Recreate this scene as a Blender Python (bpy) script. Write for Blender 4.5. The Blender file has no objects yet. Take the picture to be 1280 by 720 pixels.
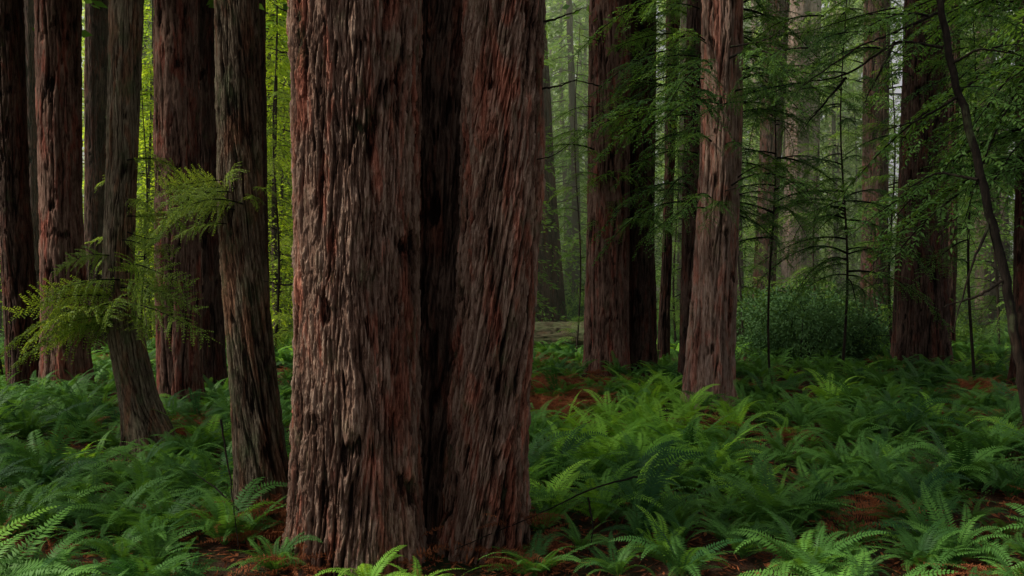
import bpy, math, numpy as np
from mathutils import Vector, Matrix
rng=np.random.default_rng(7)
scene=bpy.context.scene
H=3.2; F=1100.0; CY=350.0
# ---------------- noise
perm=rng.permutation(256); perm=np.concatenate([perm,perm,perm])
g3=rng.normal(size=(256,3)); g3/=np.linalg.norm(g3,axis=1)[:,None]
def pn(x,y,z):
    x,y,z=np.broadcast_arrays(x,y,z)
    xi=np.floor(x).astype(int); yi=np.floor(y).astype(int); zi=np.floor(z).astype(int)
    fx=x-xi; fy=y-yi; fz=z-zi
    u=fx**3*(fx*(fx*6-15)+10); v=fy**3*(fy*(fy*6-15)+10); w=fz**3*(fz*(fz*6-15)+10)
    out=0
    for i in (0,1):
        for j in (0,1):
            for k in (0,1):
                h=perm[(perm[(perm[(xi+i)&255]+yi+j)&255]+zi+k)&255]
                g=g3[h]
                d=g[...,0]*(fx-i)+g[...,1]*(fy-j)+g[...,2]*(fz-k)
                out=out+d*(u if i else 1-u)*(v if j else 1-v)*(w if k else 1-w)
    return out*1.5
def sst(a,b,x):
    t=np.clip((x-a)/(b-a),0,1); return t*t*(3-2*t)
def gh(x,y):
    x=np.asarray(x,float); y=np.asarray(y,float)
    return 0.22*pn(x*0.16,y*0.16,3.3)+0.10*pn(x*0.5,y*0.5,9.1)+0.0006*np.maximum(y-30,0)**1.6*0.6
# ---------------- mesh helper
def mk(name,V,Q,mat,smooth=False,attrs=None):
    me=bpy.data.meshes.new(name)
    V=np.asarray(V,np.float32); Q=np.asarray(Q,np.int32)
    k=Q.shape[1]
    me.vertices.add(len(V)); me.vertices.foreach_set('co',V.ravel())
    me.loops.add(Q.size); me.loops.foreach_set('vertex_index',Q.ravel())
    me.polygons.add(len(Q)); me.polygons.foreach_set('loop_start',np.arange(0,Q.size,k,dtype=np.int32))
    if smooth: me.polygons.foreach_set('use_smooth',np.ones(len(Q),bool))
    if attrs:
        for n,a in attrs.items():
            at=me.attributes.new(n,'FLOAT','POINT'); at.data.foreach_set('value',np.asarray(a,np.float32))
    me.update(calc_edges=True)
    if mat: me.materials.append(mat)
    return me
def obj(name,me,parent=None,loc=(0,0,0),rot=(0,0,0),sc=(1,1,1)):
    o=bpy.data.objects.new(name,me); scene.collection.objects.link(o)
    o.location=loc; o.rotation_euler=rot
    o.scale=(sc,sc,sc) if isinstance(sc,(int,float)) else sc
    if parent: o.parent=parent
    return o
def empty(name): 
    o=obj(name,None); return o
# ---------------- materials
def nt(name):
    m=bpy.data.materials.new(name); m.use_nodes=True; t=m.node_tree; t.nodes.clear(); return m,t
def N(t,typ,**kw):
    n=t.nodes.new(typ)
    for k,v in kw.items():
        if k=='ins':
            for a,b in v.items(): n.inputs[a].default_value=b
        else: setattr(n,k,v)
    return n
def ramp(t,stops):
    n=t.nodes.new('ShaderNodeValToRGB'); cr=n.color_ramp
    while len(cr.elements)<len(stops): cr.elements.new(0.5)
    for e,(p,c) in zip(cr.elements,stops): e.position=p; e.color=(*c,1)
    return n
def bark_mat(name,dark,mid,light,red,bump=1.0,moss=0.0,sc=1.0):
    m,t=nt(name); L=t.links.new
    tc=N(t,'ShaderNodeTexCoord')
    def noise(scale,s,detail=5,rough=0.6,dist=0.0):
        mp=N(t,'ShaderNodeMapping'); mp.inputs['Scale'].default_value=scale
        L(tc.outputs['Object'],mp.inputs['Vector'])
        n=N(t,'ShaderNodeTexNoise',ins={'Scale':s*sc,'Detail':detail,'Roughness':rough,'Distortion':dist})
        L(mp.outputs[0],n.inputs['Vector']); return n
    fib=noise((1,1,0.13),38,4,0.82,0.5)
    streak=noise((1,1,0.2),4,3,0.65,0.7)
    patch=noise((1,1,0.5),1.5,3,0.65,0.5)
    fine=noise((1,1,0.25),85,2,0.75,0.0)
    at=N(t,'ShaderNodeAttribute',attribute_name='bark')
    a1=N(t,'ShaderNodeMath',operation='MULTIPLY_ADD',ins={1:1.15}); L(fib.outputs[0],a1.inputs[0]); 
    a0=N(t,'ShaderNodeMath',operation='MULTIPLY_ADD',ins={1:0.62,2:-0.42}); L(at.outputs['Fac'],a0.inputs[0]); L(a0.outputs[0],a1.inputs[2])
    rp=ramp(t,[(0.24,dark),(0.48,mid),(0.76,light)]); L(a1.outputs[0],rp.inputs[0])
    rr=ramp(t,[(0.5,(0,0,0)),(0.62,(1,1,1))]); L(streak.outputs[0],rr.inputs[0])
    mr=N(t,'ShaderNodeMix',data_type='RGBA',blend_type='MIX'); 
    mm=N(t,'ShaderNodeMath',operation='MULTIPLY',ins={1:0.8}); L(rr.outputs[0],mm.inputs[0])
    L(mm.outputs[0],mr.inputs[0]); L(rp.outputs[0],mr.inputs[6])
    rm=N(t,'ShaderNodeMix',data_type='RGBA',blend_type='MULTIPLY'); rm.inputs[0].default_value=0.9
    L(rp.outputs[0],rm.inputs[6]); rm.inputs[7].default_value=(*red,1)
    L(rm.outputs[2],mr.inputs[7])
    pr=ramp(t,[(0.32,(0.5,0.47,0.46)),(0.5,(0.95,0.93,0.92)),(0.68,(1.35,1.33,1.29))]); L(patch.outputs[0],pr.inputs[0])
    m2=N(t,'ShaderNodeMix',data_type='RGBA',blend_type='MULTIPLY'); m2.inputs[0].default_value=1
    L(mr.outputs[2],m2.inputs[6]); L(pr.outputs[0],m2.inputs[7])
    last=m2.outputs[2]
    if moss>0:
        mo=noise((1,1,0.5),3.5,5,0.75)
        mo_r=ramp(t,[(0.60-0.2*moss,(0,0,0)),(0.78-0.15*moss,(1,1,1))]); L(mo.outputs[0],mo_r.inputs[0])
        mk_=N(t,'ShaderNodeMath',operation='MULTIPLY',ins={1:min(1,0.5+moss*0.5)}); L(mo_r.outputs[0],mk_.inputs[0])
        m3=N(t,'ShaderNodeMix',data_type='RGBA'); L(mk_.outputs[0],m3.inputs[0]); L(last,m3.inputs[6]); m3.inputs[7].default_value=(0.095,0.12,0.055,1)
        last=m3.outputs[2]
    bs=N(t,'ShaderNodeBsdfPrincipled',ins={'Roughness':0.9,'Specular IOR Level':0.12})
    L(last,bs.inputs['Base Color'])
    ad=N(t,'ShaderNodeMath',operation='MULTIPLY_ADD',ins={1:0.5}); L(fine.outputs[0],ad.inputs[0]); L(fib.outputs[0],ad.inputs[2])
    bp=N(t,'ShaderNodeBump',ins={'Strength':bump,'Distance':0.055}); L(ad.outputs[0],bp.inputs['Height']); L(bp.outputs[0],bs.inputs['Normal'])
    o=N(t,'ShaderNodeOutputMaterial'); L(bs.outputs[0],o.inputs[0]); return m
def leaf_mat(name,c1,c2,trans=0.35,rough=0.5,tcol=None,spec=0.15):
    m,t=nt(name); L=t.links.new
    at=N(t,'ShaderNodeAttribute',attribute_name='var'); oi=N(t,'ShaderNodeObjectInfo')
    a=N(t,'ShaderNodeMath',operation='MULTIPLY_ADD',ins={1:0.5}); L(at.outputs['Fac'],a.inputs[0])
    b=N(t,'ShaderNodeMath',operation='MULTIPLY',ins={1:0.5}); L(oi.outputs['Random'],b.inputs[0]); L(b.outputs[0],a.inputs[2])
    rp=ramp(t,[(0.1,c1),(0.9,c2)]); L(a.outputs[0],rp.inputs[0])
    bs=N(t,'ShaderNodeBsdfPrincipled',ins={'Roughness':rough,'Specular IOR Level':spec}); L(rp.outputs[0],bs.inputs['Base Color'])
    tr=N(t,'ShaderNodeBsdfTranslucent')
    mx=N(t,'ShaderNodeMix',data_type='RGBA',blend_type='MULTIPLY'); mx.inputs[0].default_value=1; mx.inputs[7].default_value=(*(tcol or (1.6,1.4,0.6)),1)
    L(rp.outputs[0],mx.inputs[6]); L(mx.outputs[2],tr.inputs[0])
    ms=N(t,'ShaderNodeMixShader'); ms.inputs[0].default_value=trans; L(bs.outputs[0],ms.inputs[1]); L(tr.outputs[0],ms.inputs[2])
    o=N(t,'ShaderNodeOutputMaterial'); L(ms.outputs[0],o.inputs[0]); return m
M_hero=bark_mat('bark_hero',(0.020,0.010,0.007),(0.19,0.106,0.076),(0.41,0.285,0.22),(1.35,0.62,0.5),1.0,0.25)
M_inner_shade=bark_mat('bark_inner_shade',(0.008,0.005,0.004),(0.055,0.032,0.024),(0.14,0.092,0.07),(1.3,0.65,0.5),1.0,0.05)  # dark brown bark, darkened further to paint the shade of the crease
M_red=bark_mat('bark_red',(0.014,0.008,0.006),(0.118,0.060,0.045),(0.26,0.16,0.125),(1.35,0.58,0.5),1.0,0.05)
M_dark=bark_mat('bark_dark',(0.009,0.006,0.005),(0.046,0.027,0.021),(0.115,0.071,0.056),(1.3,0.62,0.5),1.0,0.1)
M_pink=bark_mat('bark_pale',(0.03,0.018,0.013),(0.22,0.13,0.10),(0.40,0.28,0.235),(1.25,0.68,0.6),1.0,0.1)
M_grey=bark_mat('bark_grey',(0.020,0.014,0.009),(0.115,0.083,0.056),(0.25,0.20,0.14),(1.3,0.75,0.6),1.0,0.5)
M_far_haze=bark_mat('bark_far_haze',(0.05,0.035,0.03),(0.14,0.1,0.08),(0.24,0.19,0.155),(1.1,0.8,0.7),0.6,0.2)  # distance haze painted in as paler, flatter bark
M_twig=bark_mat('twig_bark',(0.009,0.007,0.005),(0.026,0.019,0.015),(0.055,0.042,0.032),(1.1,0.8,0.7),0.5,0.2)
M_log=bark_mat('log_moss',(0.012,0.010,0.006),(0.045,0.036,0.022),(0.10,0.085,0.055),(1.1,0.8,0.7),1.0,0.9)
L_fern=leaf_mat('fern_leaf',(0.020,0.076,0.022),(0.13,0.30,0.052),0.35,0.5)
L_fern_lit=leaf_mat('fern_leaf_fresh_lit',(0.12,0.29,0.035),(0.26,0.50,0.06),0.4,0.55)  # fresh green, brightened to paint the sunlit fern patch
L_dead=leaf_mat('fern_dead',(0.08,0.025,0.011),(0.40,0.135,0.055),0.25,0.7,(1.1,0.9,0.8),0.1)
L_red=leaf_mat('redwood_needles',(0.035,0.095,0.026),(0.11,0.22,0.05),0.42,0.5)
L_yel=leaf_mat('maple_leaf_sun_tint',(0.20,0.34,0.03),(0.50,0.62,0.06),0.58,0.5,(1.6,1.5,0.7))  # yellow-green leaves with backlit sun glow brightened into the colour
L_cedar=leaf_mat('cedar_spray',(0.10,0.18,0.025),(0.24,0.34,0.06),0.45,0.5)
L_mid=leaf_mat('needles_mid',(0.07,0.17,0.03),(0.19,0.34,0.06),0.45,0.5)
L_haze=leaf_mat('needles_far_haze',(0.20,0.36,0.11),(0.34,0.52,0.17),0.5,0.6)  # pale green: distance haze put into the leaf colour
L_bush=leaf_mat('bush_leaf',(0.022,0.062,0.024),(0.07,0.145,0.05),0.25,0.6,None,0.12)
L_cover=leaf_mat('cover_leaf',(0.025,0.07,0.02),(0.09,0.17,0.035),0.35,0.5)
# ---------------- leaves
def diamonds(P,D,S,ln,wd,fr=0.45):
    P=np.asarray(P);n=len(P); ln=np.broadcast_to(ln,(n,))[:,None]; wd=np.broadcast_to(wd,(n,))[:,None]
    V=np.empty((n,4,3)); V[:,0]=P; V[:,1]=P+D*ln*fr+S*wd*0.5; V[:,2]=P+D*ln; V[:,3]=P+D*ln*fr-S*wd*0.5
    return V.reshape(-1,3), np.arange(4*n).reshape(n,4)
def unit(a): return a/np.maximum(np.linalg.norm(a,axis=-1,keepdims=True),1e-9)
def tube(pts,rad,k=6):
    pts=np.asarray(pts,float); n=len(pts); rad=np.broadcast_to(rad,(n,))
    T=unit(np.gradient(pts,axis=0)); up=np.array([0.13,0.21,0.97]); 
    A=unit(np.cross(T,up)+1e-6); B=np.cross(T,A)
    th=np.linspace(0,2*np.pi,k,endpoint=False)
    V=pts[:,None]+rad[:,None,None]*(np.cos(th)[None,:,None]*A[:,None]+np.sin(th)[None,:,None]*B[:,None])
    i=np.arange(n-1)[:,None]*k; j=np.arange(k)[None]
    Q=np.stack([i+j,i+(j+1)%k,i+k+(j+1)%k,i+k+j],-1).reshape(-1,4)
    return V.reshape(-1,3),Q
def join(parts):
    Vs=[];Qs=[];o=0
    for V,Q in parts: Vs.append(V);Qs.append(Q+o);o+=len(V)
    return np.concatenate(Vs),np.concatenate(Qs)
def fern_mesh(name,seed,mat,nf=20,L0=0.95,flat=False):
    r=np.random.default_rng(seed); parts=[];var=[]
    for f in range(nf):
        az=f*2.399+r.normal()*0.25; L=L0*r.uniform(0.6,1.15)
        e0=math.radians(r.uniform(42,82) if not flat else r.uniform(5,40)); e1=math.radians(r.uniform(-50,10))
        n=32; t=np.linspace(0,1,n); el=e0+(e1-e0)*t**1.25
        ds=L/(n-1); hor=np.cumsum(np.cos(el))*ds; ver=np.cumsum(np.sin(el))*ds
        bend=np.cumsum(np.full(n,r.normal()*(0.012 if not flat else 0.04))); a=az+bend
        P=np.stack([hor*np.cos(a),hor*np.sin(a),ver],-1); T=unit(np.gradient(P,axis=0))
        S=unit(np.cross(T,np.array([0,0,1.0])+0*T)); U=np.cross(S,T)
        roll=r.normal()*(0.3 if not flat else 0.8); S2=S*math.cos(roll)+U*math.sin(roll); U2=np.cross(S2,T)
        k=t>0.1; prof=np.clip((t-0.06)/0.22,0,1)**0.7*(1-t)**0.62*1.25+0.05
        pl=prof*L*0.125*(1 if not flat else 0.8)
        v=r.uniform(0,1)
        for sgn in (-1,1):
            D=unit(S2*sgn*0.93+T*0.38-U2*r.uniform(-.05,.25)+r.normal(size=(n,3))*(0.06 if not flat else 0.3))
            W=unit(T-D*np.sum(T*D,-1,keepdims=True))
            V,Q=diamonds(P[k],D[k],W[k],pl[k],ds*(0.85 if not flat else 0.65),0.3); parts.append((V,Q)); var.append(np.full(len(V),v)+r.normal(size=len(V))*0.04)
        V,Q=tube(P[::4],np.linspace(0.004,0.0015,len(P[::4])),3); parts.append((V,Q)); var.append(np.full(len(V),0.2+v*0.5))
    V,Q=join(parts)
    return mk(name,V,Q,mat,attrs={'var':np.concatenate(var)})
def branch_mesh(name,seed,mat,L=2.0,leaf=0.085,lw=0.024,dens=0.055,droop=0.5,spread=0.36):
    r=np.random.default_rng(seed)
    n=40;t=np.linspace(0,1,n); P=np.stack([L*t,0.12*L*np.sin(t*2.5+r.uniform(0,6))*t,0.10*L*np.sin(t*2.2)-droop*L*t**2.1],-1)
    tw,tq=tube(P,np.linspace(0.011*L,0.002,n),5); LP=[];LD=[];LS=[];LV=[];LL=[]
    m=int(L/dens)
    stems=[(tw,tq)]
    for i in range(m):
        tt=0.12+0.88*i/m; b=np.array([np.interp(tt,t,P[:,c]) for c in range(3)])
        if r.uniform()<0.12: continue
        sgn=1 if i%2 else -1
        tl=L*spread*(1-tt*0.75)*r.uniform(0.45,1.2)*min(1,tt*2.6+.2)
        a=math.radians(r.uniform(35,72))*sgn
        k=max(4,int(tl/0.035)); u=np.linspace(0,1,k)
        d0=np.array([math.cos(a),math.sin(a),r.normal()*0.2])
        Q_=b+d0*tl*u[:,None]; Q_[:,2]-=tl*u**1.8*r.uniform(0.25,0.9)
        T=unit(np.gradient(Q_,axis=0)); S=unit(np.cross(T,[0,0,1.0])); v=r.uniform(0,1)
        for s in (-1,1):
            D=unit(S*s*0.75+T*0.7+r.normal(size=(k,3))*0.2-np.array([0,0,0.25])); 
            LP.append(Q_);LD.append(D);LS.append(unit(np.cross(D,np.array([0,0,1.0])+r.normal(size=(k,3))*0.35))); LV.append(np.full(k,v)); LL.append(leaf*(1.05-0.55*u)*r.uniform(0.7,1.2,k))
        stems.append(tube(Q_[::max(1,k//3)],0.0025,3))
    LP=np.concatenate(LP);LD=np.concatenate(LD);LS=np.concatenate(LS);LV=np.concatenate(LV);LL=np.concatenate(LL)
    V,Q=diamonds(LP,LD,LS,LL,lw)
    sv,sq=join(stems)
    allV,allQ=join([(V,Q),(sv,sq)])
    me=mk(name,allV,allQ,mat,attrs={'var':np.concatenate([np.repeat(LV,4)+r.normal(size=len(V))*0.08,np.zeros(len(sv))])})
    me.materials.append(M_twig); mi=np.zeros(len(allQ),np.int32); mi[len(Q):]=1; me.polygons.foreach_set('material_index',mi)
    return me
def conifer_mesh(name,seed,mat,Ht=25.,z0=1.5,nb=150,R=3.4,leaf=0.3,lw=0.09,tr=0.22,per=70,barkm=None):
    r=np.random.default_rng(seed); LP=[];LD=[];LS=[];LV=[]; stems=[]
    for b in range(nb):
        q=(b+r.uniform())/nb; z=z0+(Ht-z0)*q; az=r.uniform(0,2*np.pi); bl=R*(1-q*0.75)*r.uniform(0.45,1.1)
        t=np.linspace(0.12,1,12); P=np.stack([bl*t*math.cos(az),bl*t*math.sin(az),z+0.12*bl*t-0.55*bl*t**2],-1)
        stems.append(tube(P[::3],np.linspace(0.03,0.008,4),3))
        k=per; u=r.uniform(0.1,1,k)**0.8; base=np.stack([np.interp(u,t,P[:,c]) for c in range(3)],-1)
        side=np.array([-math.sin(az),math.cos(az),0]); off=r.normal(size=k)*bl*0.2*(1.1-u*0.6)
        base=base+side*off[:,None]; base[:,2]-=np.abs(off)*0.5+r.uniform(0,0.15,k)
        D=unit(np.array([math.cos(az),math.sin(az),-0.35])*0.8+side*np.sign(off)[:,None]*0.7+r.normal(size=(k,3))*0.3)
        LP.append(base);LD.append(D);LS.append(unit(np.cross(D,np.array([0,0,1.])+r.normal(size=(k,3))*0.5)));LV.append(np.full(k,r.uniform())+r.normal(size=k)*0.1)
    V,Q=diamonds(np.concatenate(LP),np.concatenate(LD),np.concatenate(LS),leaf*r.uniform(0.5,1.2,nb*per),lw)
    zz=np.linspace(-0.5,Ht,14); stems.append(tube(np.stack([0.15*np.sin(zz*.3),0.15*np.cos(zz*.23),zz],-1),np.linspace(tr,0.03,14),8))
    sv,sq=join(stems); allV,allQ=join([(V,Q),(sv,sq)])
    me=mk(name,allV,allQ,mat,attrs={'var':np.concatenate([np.repeat(np.concatenate(LV),4),np.zeros(len(sv))])})
    me.materials.append(barkm or M_far_haze); mi=np.zeros(len(allQ),np.int32); mi[len(Q):]=1; me.polygons.foreach_set('material_index',mi)
    return me
def bush_mesh(name,seed,mat,R=1.5,hh=1.6,n=5000,leaf=0.11,lw=0.06,cl=26):
    r=np.random.default_rng(seed)
    c=r.normal(size=(cl,3)); c=unit(c)*r.uniform(0.3,0.95,(cl,1)); c[:,2]=np.abs(c[:,2]); c*=np.array([R,R,hh])
    k=r.integers(0,cl,n); d=unit(r.normal(size=(n,3))); P=c[k]+d*(r.uniform(0.3,1,n)**0.5)[:,None]*R*0.3
    P[:,2]=np.maximum(P[:,2],0.02)
    D=unit(d+r.normal(size=(n,3))*0.6+np.array([0,0,-0.2])); S=unit(np.cross(D,r.normal(size=(n,3))))
    V,Q=diamonds(P,D,S,leaf*r.uniform(0.6,1.3,n),lw)
    stems=[tube(np.stack([np.linspace(0,a,5) for a in cc],-1)*np.array([1,1,1.]),np.linspace(0.03,0.008,5)*min(1,R),4) for cc in c]
    sv,sq=join(stems); aV,aQ=join([(V,Q),(sv,sq)])
    me=mk(name,aV,aQ,mat,attrs={'var':np.concatenate([np.repeat(r.uniform(0,1,cl)[k]*0.6+r.uniform(0,.4,n),4),np.zeros(len(sv))])})
    me.materials.append(M_twig); mi=np.zeros(len(aQ),np.int32); mi[len(Q):]=1; me.polygons.foreach_set('material_index',mi)
    return me
# ---------------- trunks
def smooth(a,k):
    if k<2: return a
    ker=np.hanning(k+2)[1:-1]; ker/=ker.sum(); p=np.pad(a,(k,k),mode='edge'); return np.convolve(p,ker,'same')[k:-k]
def trunk_mesh(name,ctrl,mat,nth=180,nz=320,zvis=10,ztop=30,seed=0,twist=0.0,amp=1.0,fs=1.0,flare=0.25,plates=1.0):
    c=np.array(sorted(ctrl),float)
    zs=np.concatenate([np.linspace(-0.7,zvis,nz),np.linspace(zvis,ztop,18)[1:]])
    dz=(zvis+0.7)/nz
    X,Y,R=[np.interp(zs,c[:,0],c[:,i]) for i in (1,2,3)]
    kk=max(3,int(0.9/dz)); X=smooth(X,kk);Y=smooth(Y,kk);R=smooth(R,kk)
    R=R*np.clip(1-(zs-zvis)/(ztop*1.3),0.2,1)**np.where(zs>zvis,1,0)
    th=np.linspace(0,2*np.pi,nth,endpoint=False)
    TH,Z=np.meshgrid(th,zs); RR=R[:,None]
    s=seed*13.7
    fl=1+flare*np.exp(-np.maximum(Z,0)/0.55)*(0.75+0.8*pn(np.cos(TH)*1.6+s,np.sin(TH)*1.6,Z*0.3)*1.4)
    tw0=TH+twist*Z/np.maximum(RR,0.1)
    lob=0.06*pn(np.cos(TH)*1.3+s,np.sin(TH)*1.3+s,Z*0.10)+0.06*pn(np.cos(tw0)*3+s,np.sin(tw0)*3,Z*0.12)
    tw=tw0+0.08*pn(Z*0.35+s,np.cos(TH)*1.0,np.sin(TH)*1.0)
    cx=np.cos(tw)*RR; cy=np.sin(tw)*RR
    w=pn(cx*2+s,cy*2,Z*0.5)*0.06+pn(cx*7+s,cy*7,Z*2.4)*0.018
    n1=pn((cx+w)*6.0*fs+s,(cy+w)*6.0*fs,Z*0.30*fs)
    n2=pn((cx+w)*16*fs+s,(cy-w)*16*fs+5,Z*1.1*fs+2)
    n3=pn((cx+w)*34*fs+s,cy*34*fs+9,Z*2.2*fs+4)
    n4=pn((cx+w)*13*fs+s+7,cy*13*fs,Z*2.5*fs+14+n2*1.2)
    msk=sst(-0.35,0.15,pn(cx*3+s+3,cy*3,Z*0.8+5))
    gro=np.exp(-(n1/0.09)**2)*msk
    gro2=np.exp(-(n2/0.12)**2)*(0.5+0.5*sst(-.3,.3,pn(cx*2.5+s+31,cy*2.5,Z*0.8+1)))
    plate=sst(-0.03,0.05,n4)*plates
    pit=sst(0.48,0.66,pn(cx*4.5+s+20,cy*4.5,Z*2.4+8)+0.4*n3+0.35*n4)
    h=-0.045*gro-0.016*gro2+0.013*n3+0.015*plate+0.03*n1-0.045*pit
    if nth>400:
        n5=pn((cx+w)*62+s,cy*62,Z*5.5); n6=pn(cx*30,cy*30+s,Z*16+n3*2); n7=pn((cx+w)*26+s,cy*26+3,Z*6.0+n2*2.0)
        h+=0.011*n5+0.006*n6+0.011*sst(0.0,0.08,n7)
        b=np.clip(0.60-0.5*gro-0.28*gro2+0.28*n3+0.13*plate-0.6*pit+0.30*n5+0.14*sst(0,0.06,n7)-0.05,0,1)
    else:
        b=np.clip(0.70-0.5*gro-0.3*gro2+0.35*n3+0.16*plate-0.6*pit,0,1)
    rad=RR*fl*(1+lob)+h*amp
    V=np.stack([X[:,None]+rad*np.cos(TH),Y[:,None]+rad*np.sin(TH),Z+0*TH],-1).reshape(-1,3)
    n=len(zs); i=np.arange(n-1)[:,None]*nth; j=np.arange(nth)[None]
    Q=np.stack([i+j,i+(j+1)%nth,i+nth+(j+1)%nth,i+nth+j],-1).reshape(-1,4)
    return mk(name,V,Q,mat,smooth=True,attrs={'bark':b.ravel()})
def wx(px,d): return (px-640)/F*d
def wz(py,d): return H-(py-CY)/F*d
trees=[]
def tree(name,d,pts,mat,seed,nth=180,nz=330,flare=0.25,twist=0.0,amp=1.0,fs=1.0,crown=True):
    """pts: (py,cx,w)"""
    ctrl=[(wz(p,d),wx(c,d),d,w/2/F*d) for p,c,w in pts]
    ctrl.sort()
    z1,x1,_,r1=ctrl[-1]; z0,x0,_,r0=ctrl[-2]
    sl=(x1-x0)/max(z1-z0,0.1)*0.6
    ctrl.append((30,x1+sl*(30-z1)*0.4,d,r1*0.6))
    bz,bx=ctrl[0][0],ctrl[0][1]
    e=empty(name); e.location=(bx,d,0)
    me=trunk_mesh('trunk',[(z,x-bx,0,r) for z,x,_,r in ctrl],mat,nth,nz,H+0.33*d+0.6,30,seed,twist,amp,fs,flare)
    obj('trunk',me,e,loc=(0,0,float(gh(bx,d))*0.5))
    trees.append((bx,d,ctrl[0][3],e,ctrl[-2][1]-bx))
    return e
# hero, three fused stems
def hero():
    e=empty('giant_redwood_tree')
    def st(nm,y,pts,seed,tw,fl,nth=760,nz=950,mat=M_hero,amp=1.2):
        ctrl=[(wz(p,y),wx(c,y),y,w/2/F*y) for p,c,w in pts]; ctrl.sort()
        z1,x1,_,r1=ctrl[-1]; ctrl.append((30,x1,y,r1*0.7))
        obj(nm,trunk_mesh(nm,ctrl,mat,nth,nz,6.9,30,seed,tw,amp,1.0,fl),e)
    st('stem_main',9.80,[(-30,446,154),(200,447,152),(450,448,152),(600,445,160),(720,445,170)],1,-0.02,0.10)
    st('stem_inner',10.5,[(-30,552,116),(300,552,114),(600,550,122),(720,550,128)],2,-0.05,0.05,600,800,M_inner_shade)
    st('stem_side',10.0,[(-30,629,98),(200,626,96),(400,619,94),(550,610,94),(720,600,102)],3,-0.14,0.08)
    trees.append((-1.7,9.85,0.75,e,0)); trees.append((-0.6,10.0,0.75,e,0))
hero()
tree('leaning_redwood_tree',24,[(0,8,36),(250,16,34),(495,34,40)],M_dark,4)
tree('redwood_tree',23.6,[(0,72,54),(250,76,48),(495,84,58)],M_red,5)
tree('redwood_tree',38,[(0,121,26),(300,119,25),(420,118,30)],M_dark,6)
tree('cedar_tree',16,[(0,158,40),(200,152,36),(350,147,36),(430,158,42),(500,174,44),(570,196,60)],M_grey,7,flare=0.35,amp=0.6,fs=1.6,nth=260,nz=420)
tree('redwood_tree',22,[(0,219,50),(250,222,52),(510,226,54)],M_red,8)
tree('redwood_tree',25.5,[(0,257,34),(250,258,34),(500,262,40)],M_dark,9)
tree('cedar_tree',10.9,[(0,295,52),(150,298,52),(300,302,54),(450,314,54),(560,326,60),(680,334,74)],M_grey,10,nth=420,nz=700,flare=0.2,twist=0.05,amp=0.6,fs=1.4)
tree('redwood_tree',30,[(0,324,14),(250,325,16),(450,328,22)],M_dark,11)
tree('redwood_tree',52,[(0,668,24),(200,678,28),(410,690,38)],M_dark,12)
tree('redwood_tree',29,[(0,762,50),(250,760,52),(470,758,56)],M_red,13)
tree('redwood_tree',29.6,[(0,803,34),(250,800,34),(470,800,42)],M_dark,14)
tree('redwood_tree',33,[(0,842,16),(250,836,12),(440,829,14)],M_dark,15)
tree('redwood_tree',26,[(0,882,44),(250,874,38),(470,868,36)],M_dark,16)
tree('redwood_tree',22,[(0,902,50),(200,900,50),(350,893,54),(510,884,60)],M_pink,17,nth=240,nz=420)
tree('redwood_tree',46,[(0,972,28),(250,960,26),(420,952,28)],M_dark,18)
tree('redwood_tree',60,[(0,1000,26),(250,995,28),(410,990,32)],M_far_haze,19)
tree('redwood_tree',75,[(0,1018,16),(250,1014,18),(400,1012,20)],M_far_haze,20)
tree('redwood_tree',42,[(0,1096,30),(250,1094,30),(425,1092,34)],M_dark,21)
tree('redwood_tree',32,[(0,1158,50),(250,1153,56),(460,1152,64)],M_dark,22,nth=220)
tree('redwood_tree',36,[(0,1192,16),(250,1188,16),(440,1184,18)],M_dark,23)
tree('redwood_tree',55,[(0,1232,20),(250,1230,20),(410,1232,22)],M_far_haze,24)
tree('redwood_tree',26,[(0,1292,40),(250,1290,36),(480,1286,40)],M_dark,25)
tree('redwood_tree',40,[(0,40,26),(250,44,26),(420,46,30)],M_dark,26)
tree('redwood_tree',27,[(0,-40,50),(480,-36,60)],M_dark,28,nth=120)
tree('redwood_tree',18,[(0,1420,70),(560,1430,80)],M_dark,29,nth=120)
# ---------------- ground
gx=np.concatenate([np.linspace(-300,-30,40)[:-1],np.linspace(-30,30,241),np.linspace(30,300,40)[1:]])
gy=np.concatenate([np.linspace(-120,2,20)[:-1],np.linspace(2,60,233),np.linspace(60,420,50)[1:]])
GX,GY=np.meshgrid(gx,gy); GZ=gh(GX,GY)+0.03*pn(GX*2.2,GY*2.2,1.1)
nx,ny=len(gx),len(gy); i=np.arange(ny-1)[:,None]*nx; j=np.arange(nx-1)[None]
Q=np.stack([i+j,i+j+1,i+nx+j+1,i+nx+j],-1).reshape(-1,4)
m,t=nt('forest_floor'); L=t.links.new
tc=N(t,'ShaderNodeTexCoord')
n1=N(t,'ShaderNodeTexNoise',ins={'Scale':0.7,'Detail':4,'Roughness':0.65}); n2=N(t,'ShaderNodeTexNoise',ins={'Scale':22,'Detail':4,'Roughness':0.75})
for n in (n1,n2): L(tc.outputs['Object'],n.inputs['Vector'])
r1=ramp(t,[(0.3,(0.014,0.009,0.006)),(0.5,(0.05,0.024,0.015)),(0.75,(0.12,0.06,0.035))]); L(n2.outputs[0],r1.inputs[0])
r2=ramp(t,[(0.48,(0,0,0)),(0.62,(1,1,1))]); L(n1.outputs[0],r2.inputs[0])
mx=N(t,'ShaderNodeMix',data_type='RGBA'); L(r2.outputs[0],mx.inputs[0]); L(r1.outputs[0],mx.inputs[6]); mx.inputs[7].default_value=(0.022,0.030,0.012,1)
bs=N(t,'ShaderNodeBsdfPrincipled',ins={'Roughness':0.95,'Specular IOR Level':0.1}); L(mx.outputs[2],bs.inputs[0])
bp=N(t,'ShaderNodeBump',ins={'Strength':0.9,'Distance':0.05}); L(n2.outputs[0],bp.inputs['Height']); L(bp.outputs[0],bs.inputs['Normal'])
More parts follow.
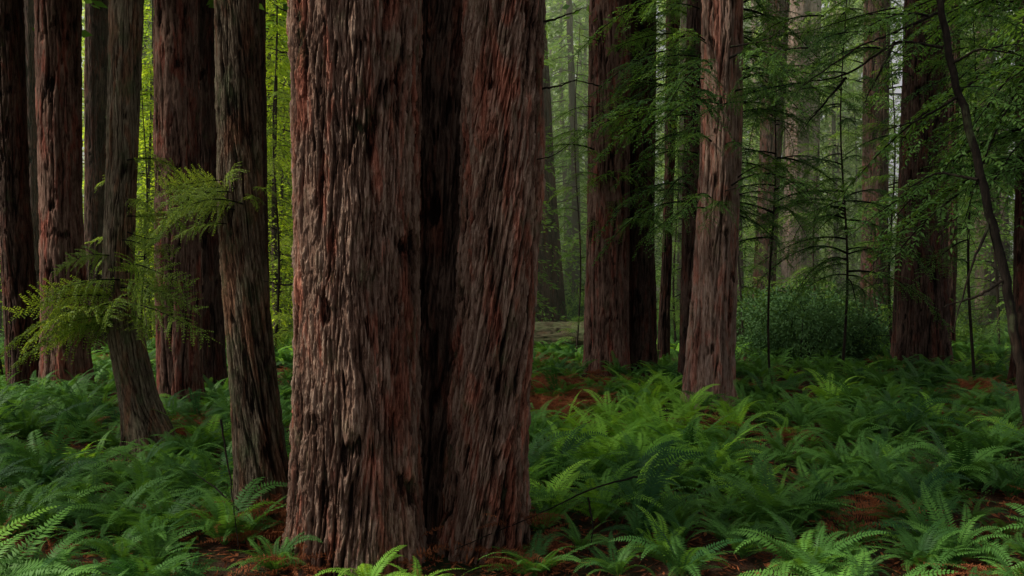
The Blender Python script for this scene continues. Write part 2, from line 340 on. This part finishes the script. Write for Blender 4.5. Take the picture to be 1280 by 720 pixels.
o=N(t,'ShaderNodeOutputMaterial'); L(bs.outputs[0],o.inputs[0])
obj('ground',mk('ground',np.stack([GX,GY,GZ],-1).reshape(-1,3),Q,m,smooth=True))
# ---------------- litter
n=75000; y=6+34*rng.uniform(0,1,n)**1.5; x=rng.uniform(-1,1,n)*(y*0.66+2)
P=np.stack([x,y,gh(x,y)+0.03*pn(x*2.2,y*2.2,1.1)+rng.uniform(0.003,0.05,n)],-1)
D=unit(np.concatenate([rng.normal(size=(n,2)),rng.normal(size=(n,1))*0.3],1)); S=unit(np.cross(D,np.array([0,0,1.])+rng.normal(size=(n,3))*0.5))
V,Q=diamonds(P,D,S,rng.uniform(0.04,0.2,n),rng.uniform(0.01,0.045,n))
obj('leaf_litter',mk('leaf_litter',V,Q,L_dead,attrs={'var':np.repeat(rng.uniform(-.8,1.3,n),4)}))
# ---------------- ferns
def clear(x,y,m=0.25):
    for tx,ty,tr,_,_ in trees:
        if (x-tx)**2+(y-ty)**2<(tr+m)**2: return False
    return True
ferns=[fern_mesh('sword_fern_%d'%i,100+i,L_fern,nf=[18,22,26,16][i],L0=[0.85,1.0,1.05,0.7][i]) for i in range(4)]
fresh_lit=[fern_mesh('fresh_lit_fern_%d'%i,120+i,L_fern_lit,nf=20,L0=1.0) for i in range(2)]
dead=[fern_mesh('dead_fern_%d'%i,140+i,L_dead,nf=24,L0=0.8,flat=True) for i in range(3)]
E=empty('sword_ferns'); Ed=empty('dead_fern_fronds'); cnt=0
def put(me,E,x,y,s,dz=0.0):
    obj('fern',me,E,(x,y,float(gh(x,y))+dz),(rng.normal()*0.14,rng.normal()*0.14,rng.uniform(0,6.28)),(s,s,s*rng.uniform(0.8,1.25)))
bare=[(695,515,1.9),(730,490,1.8),(1230,495,1.6),(350,690,0.4),(230,545,0.6),(560,725,0.8),(655,700,0.5),(670,560,0.7),(985,550,0.4)]
bare=[(wx(a,H*F/(b-CY)),H*F/(b-CY),r) for a,b,r in bare]
cell=0.69
yy=5.5
while yy<72:
    cs=cell*(0.86 if yy<14 else 1)*(1+max(0,yy-22)*0.022); wdt=yy*0.66+2.5
    xx=-wdt
    while xx<wdt:
        x=xx+rng.uniform(-.5,.5)*cs*1.4; y=yy+rng.uniform(-.5,.5)*cs*1.4
        dn=float(pn(np.array(x*0.38),np.array(y*0.38),5.5)); 
        px=x/y*F+640
        if y<9.1 and abs(x)<3.0: xx+=cs; continue
        p=0.92+dn*1.2
        nearb=any((x-a)**2+(y-b)**2<r*r for a,b,r in bare)
        if nearb: p=0.06
        if rng.uniform()<p and clear(x,y,0.2):
            lit=np.exp(-((px-820)/130)**2-((y-17.0)/4.2)**2)  # painted pool of light: brighter ferns chosen inside it
            me=fresh_lit[rng.integers(2)] if rng.uniform()<0.07+lit*0.9 else ferns[rng.integers(4)]
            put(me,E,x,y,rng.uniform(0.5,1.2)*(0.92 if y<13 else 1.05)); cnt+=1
        elif y<35:
            for _ in range(2 if nearb else 1):
                if rng.uniform()<(0.9 if nearb else 0.6): put(dead[rng.integers(3)],Ed,x+rng.normal()*.2,y+rng.normal()*.2,rng.uniform(0.5,1.0),0.05)
        xx+=cs
    yy+=cs
put(fresh_lit[0],E,-1.42,8.72,0.62,0.0); put(fresh_lit[1],E,-0.95,8.68,0.55,0.0)
for (px,py) in [(690,520),(715,505),(665,515),(735,520),(700,495),(680,500),(1230,500),(355,690),(640,705),(760,470),(705,512),(675,525),(720,520),(1215,490),(1250,505),(728,508),(698,530),(660,500)]:
    d=H*F/(py-CY); put(dead[rng.integers(3)],Ed,wx(px,d),d,rng.uniform(0.8,1.1),0.32)
print('ferns',cnt)
# ground cover
cov=[bush_mesh('cover_%d'%i,200+i,L_cover,R=0.5,hh=0.22,n=420,leaf=0.06,lw=0.03,cl=16) for i in range(3)]
E=empty('ground_cover_plants')
for k in range(420):
    y=6+32*rng.uniform()**1.1; x=rng.uniform(-1,1)*(y*0.64+2)
    if y<10.5 and x>-2: continue
    if float(pn(np.array(x*.4+9),np.array(y*.4),2.2))>-0.1 and clear(x,y,0.1) and not any((x-a)**2+(y-b)**2<r*r*.6 for a,b,r in bare):
        obj('clump',cov[k%3],E,(x,y,float(gh(x,y))),(0,0,rng.uniform(0,6)),rng.uniform(0.6,1.2))
# ---------------- background trees
con_mid=[conifer_mesh('hemlock_mid_%d'%i,300+i,L_mid,25,1.0,130,3.6,0.30,0.095,per=60) for i in range(3)]
con_dk=[conifer_mesh('redwood_young_%d'%i,310+i,L_red,25,1.0,130,3.4,0.30,0.085,per=60,barkm=M_dark) for i in range(2)]
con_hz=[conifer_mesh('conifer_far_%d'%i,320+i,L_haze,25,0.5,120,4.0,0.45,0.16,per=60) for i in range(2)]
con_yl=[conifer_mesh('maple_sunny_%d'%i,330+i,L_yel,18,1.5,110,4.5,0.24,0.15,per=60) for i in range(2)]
bushD=[bush_mesh('huckleberry_%d'%i,340+i,L_bush,n=6000,leaf=0.09,lw=0.035) for i in range(2)]
bushM=[bush_mesh('salal_%d'%i,350+i,L_mid) for i in range(2)]
bushY=[bush_mesh('sunny_bush_%d'%i,360+i,L_yel) for i in range(2)]
E=empty('distant_forest')
def bt(me,x,y,s,nm='tree'): obj(nm,me,E,(x,y,float(gh(x,y))-0.1),(0,0,rng.uniform(0,6.28)),(s,s,s*rng.uniform(0.9,1.2)))
for k in range(95):
    y=rng.uniform(44,105); x=rng.uniform(-1,1)*(y*0.66+4); px=x/y*F+640
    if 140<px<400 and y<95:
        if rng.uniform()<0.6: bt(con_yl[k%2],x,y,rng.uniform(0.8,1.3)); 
        continue
    if 670<px<740 and y<70: continue
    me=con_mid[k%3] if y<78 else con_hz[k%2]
    if px>830 and rng.uniform()<0.25 and y<70: me=con_dk[k%2]
    if px<140 and y<80:
        if rng.uniform()<0.5: continue
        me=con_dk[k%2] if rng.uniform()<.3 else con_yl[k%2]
    bt(me,x,y,rng.uniform(0.8,1.4))
for k in range(12):
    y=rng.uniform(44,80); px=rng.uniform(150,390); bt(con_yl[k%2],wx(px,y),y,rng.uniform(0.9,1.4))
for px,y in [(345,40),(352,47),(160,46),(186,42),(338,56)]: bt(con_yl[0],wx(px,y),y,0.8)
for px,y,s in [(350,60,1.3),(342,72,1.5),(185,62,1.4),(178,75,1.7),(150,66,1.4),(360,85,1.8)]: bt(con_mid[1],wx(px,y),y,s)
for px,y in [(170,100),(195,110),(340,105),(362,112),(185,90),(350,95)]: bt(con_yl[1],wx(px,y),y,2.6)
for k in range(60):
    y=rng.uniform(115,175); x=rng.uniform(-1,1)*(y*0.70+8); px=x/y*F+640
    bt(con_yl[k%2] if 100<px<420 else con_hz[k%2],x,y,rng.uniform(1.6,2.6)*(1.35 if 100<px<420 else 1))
for px,y in [(705,95),(722,110),(690,120),(735,100),(712,85),(716,72)]: bt(con_mid[0],wx(px,y),y,1.9)
for k in range(12):
    y=rng.uniform(60,130); x=rng.uniform(-1,1)*(y*0.62); px=x/y*F+640
    if 630<px<750 or 300<px<400: continue
    V,Qq=tube([(0,0,-0.5),(rng.normal()*.2,0,10),(rng.normal()*.5,0,45)],[0.85,0.6,0.4],12)
    bt(mk('distant_trunk',V,Qq,M_far_haze if y>80 else M_dark,smooth=True,attrs={'bark':np.full(len(V),.6)}),x,y,rng.uniform(0.6,1.1),'trunk')
E=empty('understory_bushes')
for k in range(210):
    y=rng.uniform(42,100); x=rng.uniform(-1,1)*(y*0.66+4); px=x/y*F+640
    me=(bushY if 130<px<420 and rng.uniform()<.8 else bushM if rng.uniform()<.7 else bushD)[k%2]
    bt(me,x,y,rng.uniform(0.8,1.9),'bush')
for px,d,s in [(1000,34,1.4),(1030,34.5,1.3),(975,35,1.3),(1090,39,1.5),(1060,36,1.7),(1010,35.5,1.9),(940,42,1.2),(1035,35.5,1.9),(985,35.8,1.8)]:
    x=wx(px,d); bt(bushD[0],x,d,s,'bush')
# ---------------- near branches
brR=[branch_mesh('spray_%d'%i,400+i,L_red,2.0+0.3*i) for i in range(3)]
brC=[branch_mesh('cedar_%d'%i,410+i,L_cedar,1.7+0.3*i,leaf=0.085,lw=0.03,droop=0.35,dens=0.04,spread=0.45) for i in range(3)]
brM=[branch_mesh('hem_%d'%i,420+i,L_mid,2.0+0.3*i,droop=0.4) for i in range(3)]
def br(me,E,x,y,z,az,s,pitch=0.0,roll=0.0): obj('branch',me,E,(x,y,z),(roll,pitch,az),s)
def foliate(E,x,d,zlo,zhi,n,meshes,s0,s1,azc=None,azs=3.14,r=0.3):
    ox,oy,_=E.location
    for k in range(n):
        az=rng.uniform(0,6.28) if azc is None else azc+rng.uniform(-azs,azs)
        z=rng.uniform(zlo,zhi)
        br(meshes[k%len(meshes)],E,x-ox+math.cos(az)*r,d-oy+math.sin(az)*r,z,az,rng.uniform(s0,s1),rng.normal()*0.15,rng.normal()*0.2)
def T(name_x,d):
    b=min(trees,key=lambda q:abs(q[0]-name_x)+abs(q[1]-d)); return b[3]
e=T(wx(758,29),29); foliate(e,wx(762,29),29,4,12,22,brM,0.5,1.0,-1.2,1.8,0.6)
e=T(wx(800,29.6),29.6); foliate(e,wx(803,29.6),29.6,4.5,13,34,brM,0.6,1.2,-1.2,1.9,0.5)
e=T(wx(884,22),22); foliate(e,wx(898,22),22,4.8,11,50,brR,0.7,1.4,-1.3,2.2,0.5)
e=T(wx(868,26),26); foliate(e,wx(874,26),26,5,12,34,brR,0.8,1.5,-1.57,2.0,0.4)
e=T(wx(1152,32),32); foliate(e,wx(1153,32),32,8,14,22,brR,0.9,1.5,-1.57,1.9,0.7)
e=T(wx(1092,42),42); foliate(e,wx(1094,42),42,6,18,26,brM,1.0,1.8,-1.57,2.2,0.6)
e=T(wx(1286,26),26); foliate(e,wx(1289,26),26,6,12,22,brR,1.0,1.8,3.3,0.9,0.5)
e=T(wx(1430,18),18); foliate(e,wx(1425,18),18,5.4,9.5,20,brR,1.5,2.4,3.14,0.5,0.5)
# hemlock saplings
def sapling(px,d,zt,n,meshes,s0,s1,r=0.06,zlo=0.8,name='hemlock_sapling',lean=0.0):
    x=wx(px,d); e=empty(name); e.location=(x,d,float(gh(x,d)))
    zz=np.linspace(-0.2,zt,16); off=0.12*np.sin(zz*0.6+px)+lean*zz
    V,Q=tube(np.stack([off,0*zz,zz],-1),np.linspace(r,r*0.25,16),8); obj('stem',mk('stem',V,Q,M_twig,smooth=True,attrs={'bark':np.full(len(V),.6)}),e)
    for k in range(n):
        z=rng.uniform(zlo,zt); q=1-0.6*(z-zlo)/(zt-zlo); az=rng.uniform(0,6.28)
        br(meshes[k%len(meshes)],e,float(np.interp(z,zz,off)),0,z,az,rng.uniform(s0,s1)*q,rng.normal()*0.15,rng.normal()*0.2)
sapling(722,34,13,22,brM,0.5,0.8,0.04)
sapling(1055,30,15,66,brR,1.0,1.8,0.05,3.0)
sapling(1115,34,12,40,brM,0.8,1.3,0.06)
sapling(965,27,14,48,brR,0.9,1.6,0.04,4.2)
sapling(1215,27,13,40,brR,0.7,1.3,0.05,3)
sapling(1020,38,9,36,brM,0.9,1.4,0.06)
sapling(845,40,12,36,brM,0.9,1.4,0.06)
sapling(925,40,14,38,brM,0.9,1.4,0.06)
sapling(1245,40,15,48,brM,1.0,1.6,0.07)
sapling(345,34,12,36,brC,0.9,1.3,0.06)
sapling(180,34,12,28,brC,0.8,1.2,0.05,3)
# cedar foliage at left
e=T(wx(334,10.9),10.9); ox,oy,_=e.location
for px,py,az,s,me in [(285,225,3.4,0.42,0),(300,235,2.9,0.5,1),(310,255,-2.2,0.45,2),(300,215,-1.4,0.35,0),(290,280,3.6,0.3,1),(322,235,-0.5,0.22,1),(290,250,3.1,0.5,0),(295,240,-2.6,0.4,1),(300,262,3.3,0.45,2),(318,248,-1.0,0.3,0)]:
    br(brC[me],e,wx(px,10.8)-ox,10.6-oy,wz(py,10.6),az,s*0.95,0.05,rng.normal()*0.7)
e=T(wx(196,16),16); ox,oy,_=e.location
for px,py,az,s,me in [(160,350,-2.3,0.9,0),(165,370,-2.8,1.0,1),(160,385,3.3,1.05,2),(150,395,-1.9,0.8,0),(175,365,-0.5,0.75,1),(165,340,-0.9,0.8,2),(158,300,-0.3,0.7,0),(160,405,-2.5,0.8,1),(165,250,-0.6,0.7,0),(165,200,-0.2,0.7,2),(150,320,-2.6,0.5,2),(165,330,-0.4,0.9,0),(165,380,-2.2,1.0,2),(165,360,3.0,0.9,1),(165,350,-0.7,0.6,2),(160,375,-1.5,0.7,1),(155,395,3.4,1.0,0),(160,380,-0.4,0.9,2),(165,395,-0.8,0.7,1),(155,410,-2.9,0.9,2),(165,290,-0.5,0.8,1),(165,270,0.0,0.8,0)]:
    br(brC[me],e,wx(px,16)-ox,15.8-oy,wz(py,15.8),az,s*0.85,0.1,rng.normal()*0.7)
# leaning dead snag + its branches at right
def twig(E,pts,r0,r1,seed=0,mat=M_twig,loc=(0,0,0)):
    p=np.array(pts,float); k=len(p); u=np.linspace(0,k-1,k*7); P=np.stack([smooth(np.interp(u,np.arange(k),p[:,c]),7) for c in range(3)],-1)
    P+=0.012*np.random.default_rng(seed).normal(size=P.shape)*min(1,r0*20)
    V,Q=tube(P,np.linspace(r0,r1,len(P)),7); V=V-np.array(E.location)
    obj('twig',mk('twig',V,Q,mat,smooth=True,attrs={'bark':np.full(len(V),.25)}),E)
def W(px,py,d): return (wx(px,d),d,wz(py,d))
e=empty('leaning_dead_snag'); e.location=(wx(1300,9.5),9.5,0)
twig(e,[(wx(1306,9.5),9.5,-0.3),W(1298,600,9.5),W(1281,500,9.5),W(1262,370,9.6),W(1236,260,9.7),W(1205,140,9.8),W(1180,40,10),W(1165,-60,10.2)],0.062,0.036,1,M_twig)
for pts in [[(1183,60,10),(1120,50,10.3),(1060,95,10.6),(990,105,11),(930,130,11.3)],[(1175,15,10),(1120,40,9.8),(1070,60,9.7),(1000,110,9.7)],[(1200,120,9.8),(1150,150,10.1),(1100,165,10.3)],[(1225,225,9.7),(1170,215,10),(1130,240,10.3)],[(1190,80,9.9),(1225,60,9.6),(1280,70,9.4)],[(1240,275,9.7),(1215,330,9.6),(1190,420,9.5)],[(1060,95,10.6),(1030,130,10.6),(1005,160,10.6)],[(1120,50,10.3),(1100,90,10.2),(1080,130,10.2)],[(1255,350,9.6),(1225,370,9.7),(1175,385,10.0)]]:
    twig(e,[W(*p) for p in pts],0.018,0.006,2)
ox,oy,_=e.location
for px,py,d,az,s in [(1100,60,10.4,3.0,0.4),(1060,92,10.6,3.6,0.45),(1000,104,11,3.3,0.5),(940,128,11.3,3.2,0.45),(1010,60,9.8,2.8,0.35),(1140,60,10.2,-2.0,0.35),(1200,110,9.8,-0.3,0.35),(960,110,11.1,-2.2,0.4),(1120,10,10,3.0,0.5),(1030,20,10.5,3.3,0.5),(1240,60,9.5,-0.5,0.4),(1230,20,9.6,0.2,0.4),(1080,100,10.5,-1.8,0.35),(1020,110,10.9,-2.4,0.4),(1160,20,9.9,3.4,0.5),(1090,40,10,2.9,0.45)]:
    br(brR[int(px)%3],e,wx(px,d)-ox,d-oy,wz(py,d),az,s,0.1,rng.normal()*0.5)
# dead limbs on trunks
def deadtw(tx,d,lst):
    e=T(tx,d)
    for k,(pts,r0) in enumerate(lst): twig(e,[W(*p) for p in pts],r0,0.003,k+5)
deadtw(wx(800,29.6),29.6,[([(775,45,29),(750,52,28.5),(715,40,28)],0.03),([(760,110,28.5),(720,100,28),(690,108,27.5)],0.03)])
deadtw(-1.7,9.85,[([(668,30,9.9),(700,22,9.8),(735,8,9.7)],0.018),([(666,112,9.9),(700,108,9.8),(724,98,9.7)],0.016),([(376,355,9.8),(350,356,9.7),(325,350,9.6)],0.012),([(375,20,9.8),(356,14,9.7),(335,0,9.7)],0.014),([(374,70,9.8),(350,64,9.8),(330,58,9.8)],0.012),([(664,200,9.9),(690,196,9.7),(712,180,9.6)],0.008)])
deadtw(wx(884,22),22,[([(905,60,21.6),(960,50,21),(1000,20,20.5)],0.03),([(900,130,21.6),(860,120,21),(820,135,20.5)],0.025),([(900,240,21.6),(940,230,21),(975,245,20.6)],0.02)])
e=empty('fallen_twigs')
for k,pts in enumerate([[(800,595,10.5),(740,610,10.2),(680,640,9.9),(560,690,9.2)],[(735,620,10.3),(742,660,10),(735,700,9.6)],[(275,520,10),(288,600,9.8),(300,700,9.4)],[(300,640,9.8),(270,610,10),(240,590,10.3)]]):
    twig(e,[W(*p) for p in pts],0.013,0.004,k+30)
# logs
def log(px0,px1,d0,d1,r,seed,mat=M_grey,lift=0.6):
    e=empty('fallen_log'); a=np.array([wx(px0,d0),d0]);b=np.array([wx(px1,d1),d1]); Ln=float(np.linalg.norm(b-a))
    me=trunk_mesh('log',[(-1,0,0,r),(Ln,0,0,r*0.8)],mat,80,120,Ln,Ln+0.02,seed,0.02,1,1,0)
    e.location=(a[0],a[1],float(gh(a[0],a[1]))+r*lift); 
    o=obj('log_body',me,e); v=Vector((b[0]-a[0],b[1]-a[1],0.2)); o.rotation_mode='QUATERNION'; o.rotation_quaternion=v.to_track_quat('Z','Y')
log(640,738,39,37,0.7,50,M_log,1.1); log(1185,1265,28,33,0.16,51); log(905,1010,40,46,0.5,52,M_log)
# ---------------- tree crowns above the frame, added to shade the foreground
crown=conifer_mesh('redwood_shade_crown',500,L_red,17,0.3,80,4.2,0.6,0.24,0.25,per=30,barkm=M_dark)
for k,(x,y,r,e,tx) in enumerate(trees):
    if k==1 or (k%2 and y>17 and x>-5) or y>50: continue
    hero_=(k==0)
    obj('crown',crown,e,(-1.2 if hero_ else tx,9.9 if hero_ else 0,max(12,4.8+0.32*y)),(0,0,k*1.3),(1,1,1.1))
E=empty('surrounding_shade_trees')  # unseen trees added around the view to keep light off the foreground
for k,(x,y) in enumerate([(-14,15),(-19,10),(-21,18),(12,-7),(16,4),(-5,-14),(17,12),(-17,-2)]):
    obj('crown',crown,E,(x,y,10),(0,0,k*2.1),(1.15,1.15,1.2))
    V,Q=tube([(0,0,-0.5),(0.1,0,6),(0,0,13)],[0.55,0.42,0.3],14); obj('trunk',mk('tr',V,Q,M_dark,smooth=True,attrs={'bark':np.full(len(V),.5)}),E,(x,y,0))
# ---------------- mist among the far trees
m,t=nt('mist_volume'); L=t.links.new
vs=N(t,'ShaderNodeVolumeScatter',ins={'Color':(0.88,1.0,0.68,1),'Density':0.0034,'Anisotropy':0.2}); o=N(t,'ShaderNodeOutputMaterial'); L(vs.outputs[0],o.inputs['Volume'])
bx=np.array([(a,b,c) for a in (-150,150) for b in (36,200) for c in (0.2,45)],float)
obj('forest_mist',mk('forest_mist',bx,[(0,1,3,2),(4,6,7,5),(0,4,5,1),(2,3,7,6),(0,2,6,4),(1,5,7,3)],m))
# ---------------- world, sun, camera
w=bpy.data.worlds.new('World'); scene.world=w; w.use_nodes=True; t=w.node_tree; t.nodes.clear(); L=t.links.new
SE,SA=math.radians(44),math.radians(-97)   # azimuth from +Y toward +X (clockwise)
sk=N(t,'ShaderNodeTexSky',sky_type='NISHITA',sun_disc=False,sun_elevation=SE,sun_rotation=SA,dust_density=4.0,air_density=1.0)
hs=N(t,'ShaderNodeHueSaturation',ins={'Saturation':0.12}); L(sk.outputs[0],hs.inputs['Color'])
bg=N(t,'ShaderNodeBackground',ins={'Strength':0.15}); L(hs.outputs[0],bg.inputs[0])
o=N(t,'ShaderNodeOutputWorld'); L(bg.outputs[0],o.inputs[0])
sd=bpy.data.lights.new('sun','SUN'); sd.energy=4.8; sd.angle=math.radians(6); sd.color=(1,0.92,0.74)
so=bpy.data.objects.new('sun',sd); scene.collection.objects.link(so)
dirv=Vector((math.sin(SA)*math.cos(SE),math.cos(SA)*math.cos(SE),math.sin(SE))); so.rotation_mode='QUATERNION'; so.rotation_quaternion=dirv.to_track_quat('Z','Y')
cd=bpy.data.cameras.new('camera'); cam=bpy.data.objects.new('camera',cd); scene.collection.objects.link(cam); scene.camera=cam
cd.sensor_width=36; cd.lens=36*F/1280; cd.clip_end=1500; cd.shift_y=-(360-CY)/1280*1.0
cam.location=(0,0,H); cam.rotation_euler=(math.radians(90),0,0)
scene.view_settings.view_transform='Standard'; scene.view_settings.look='None'; scene.view_settings.exposure=0
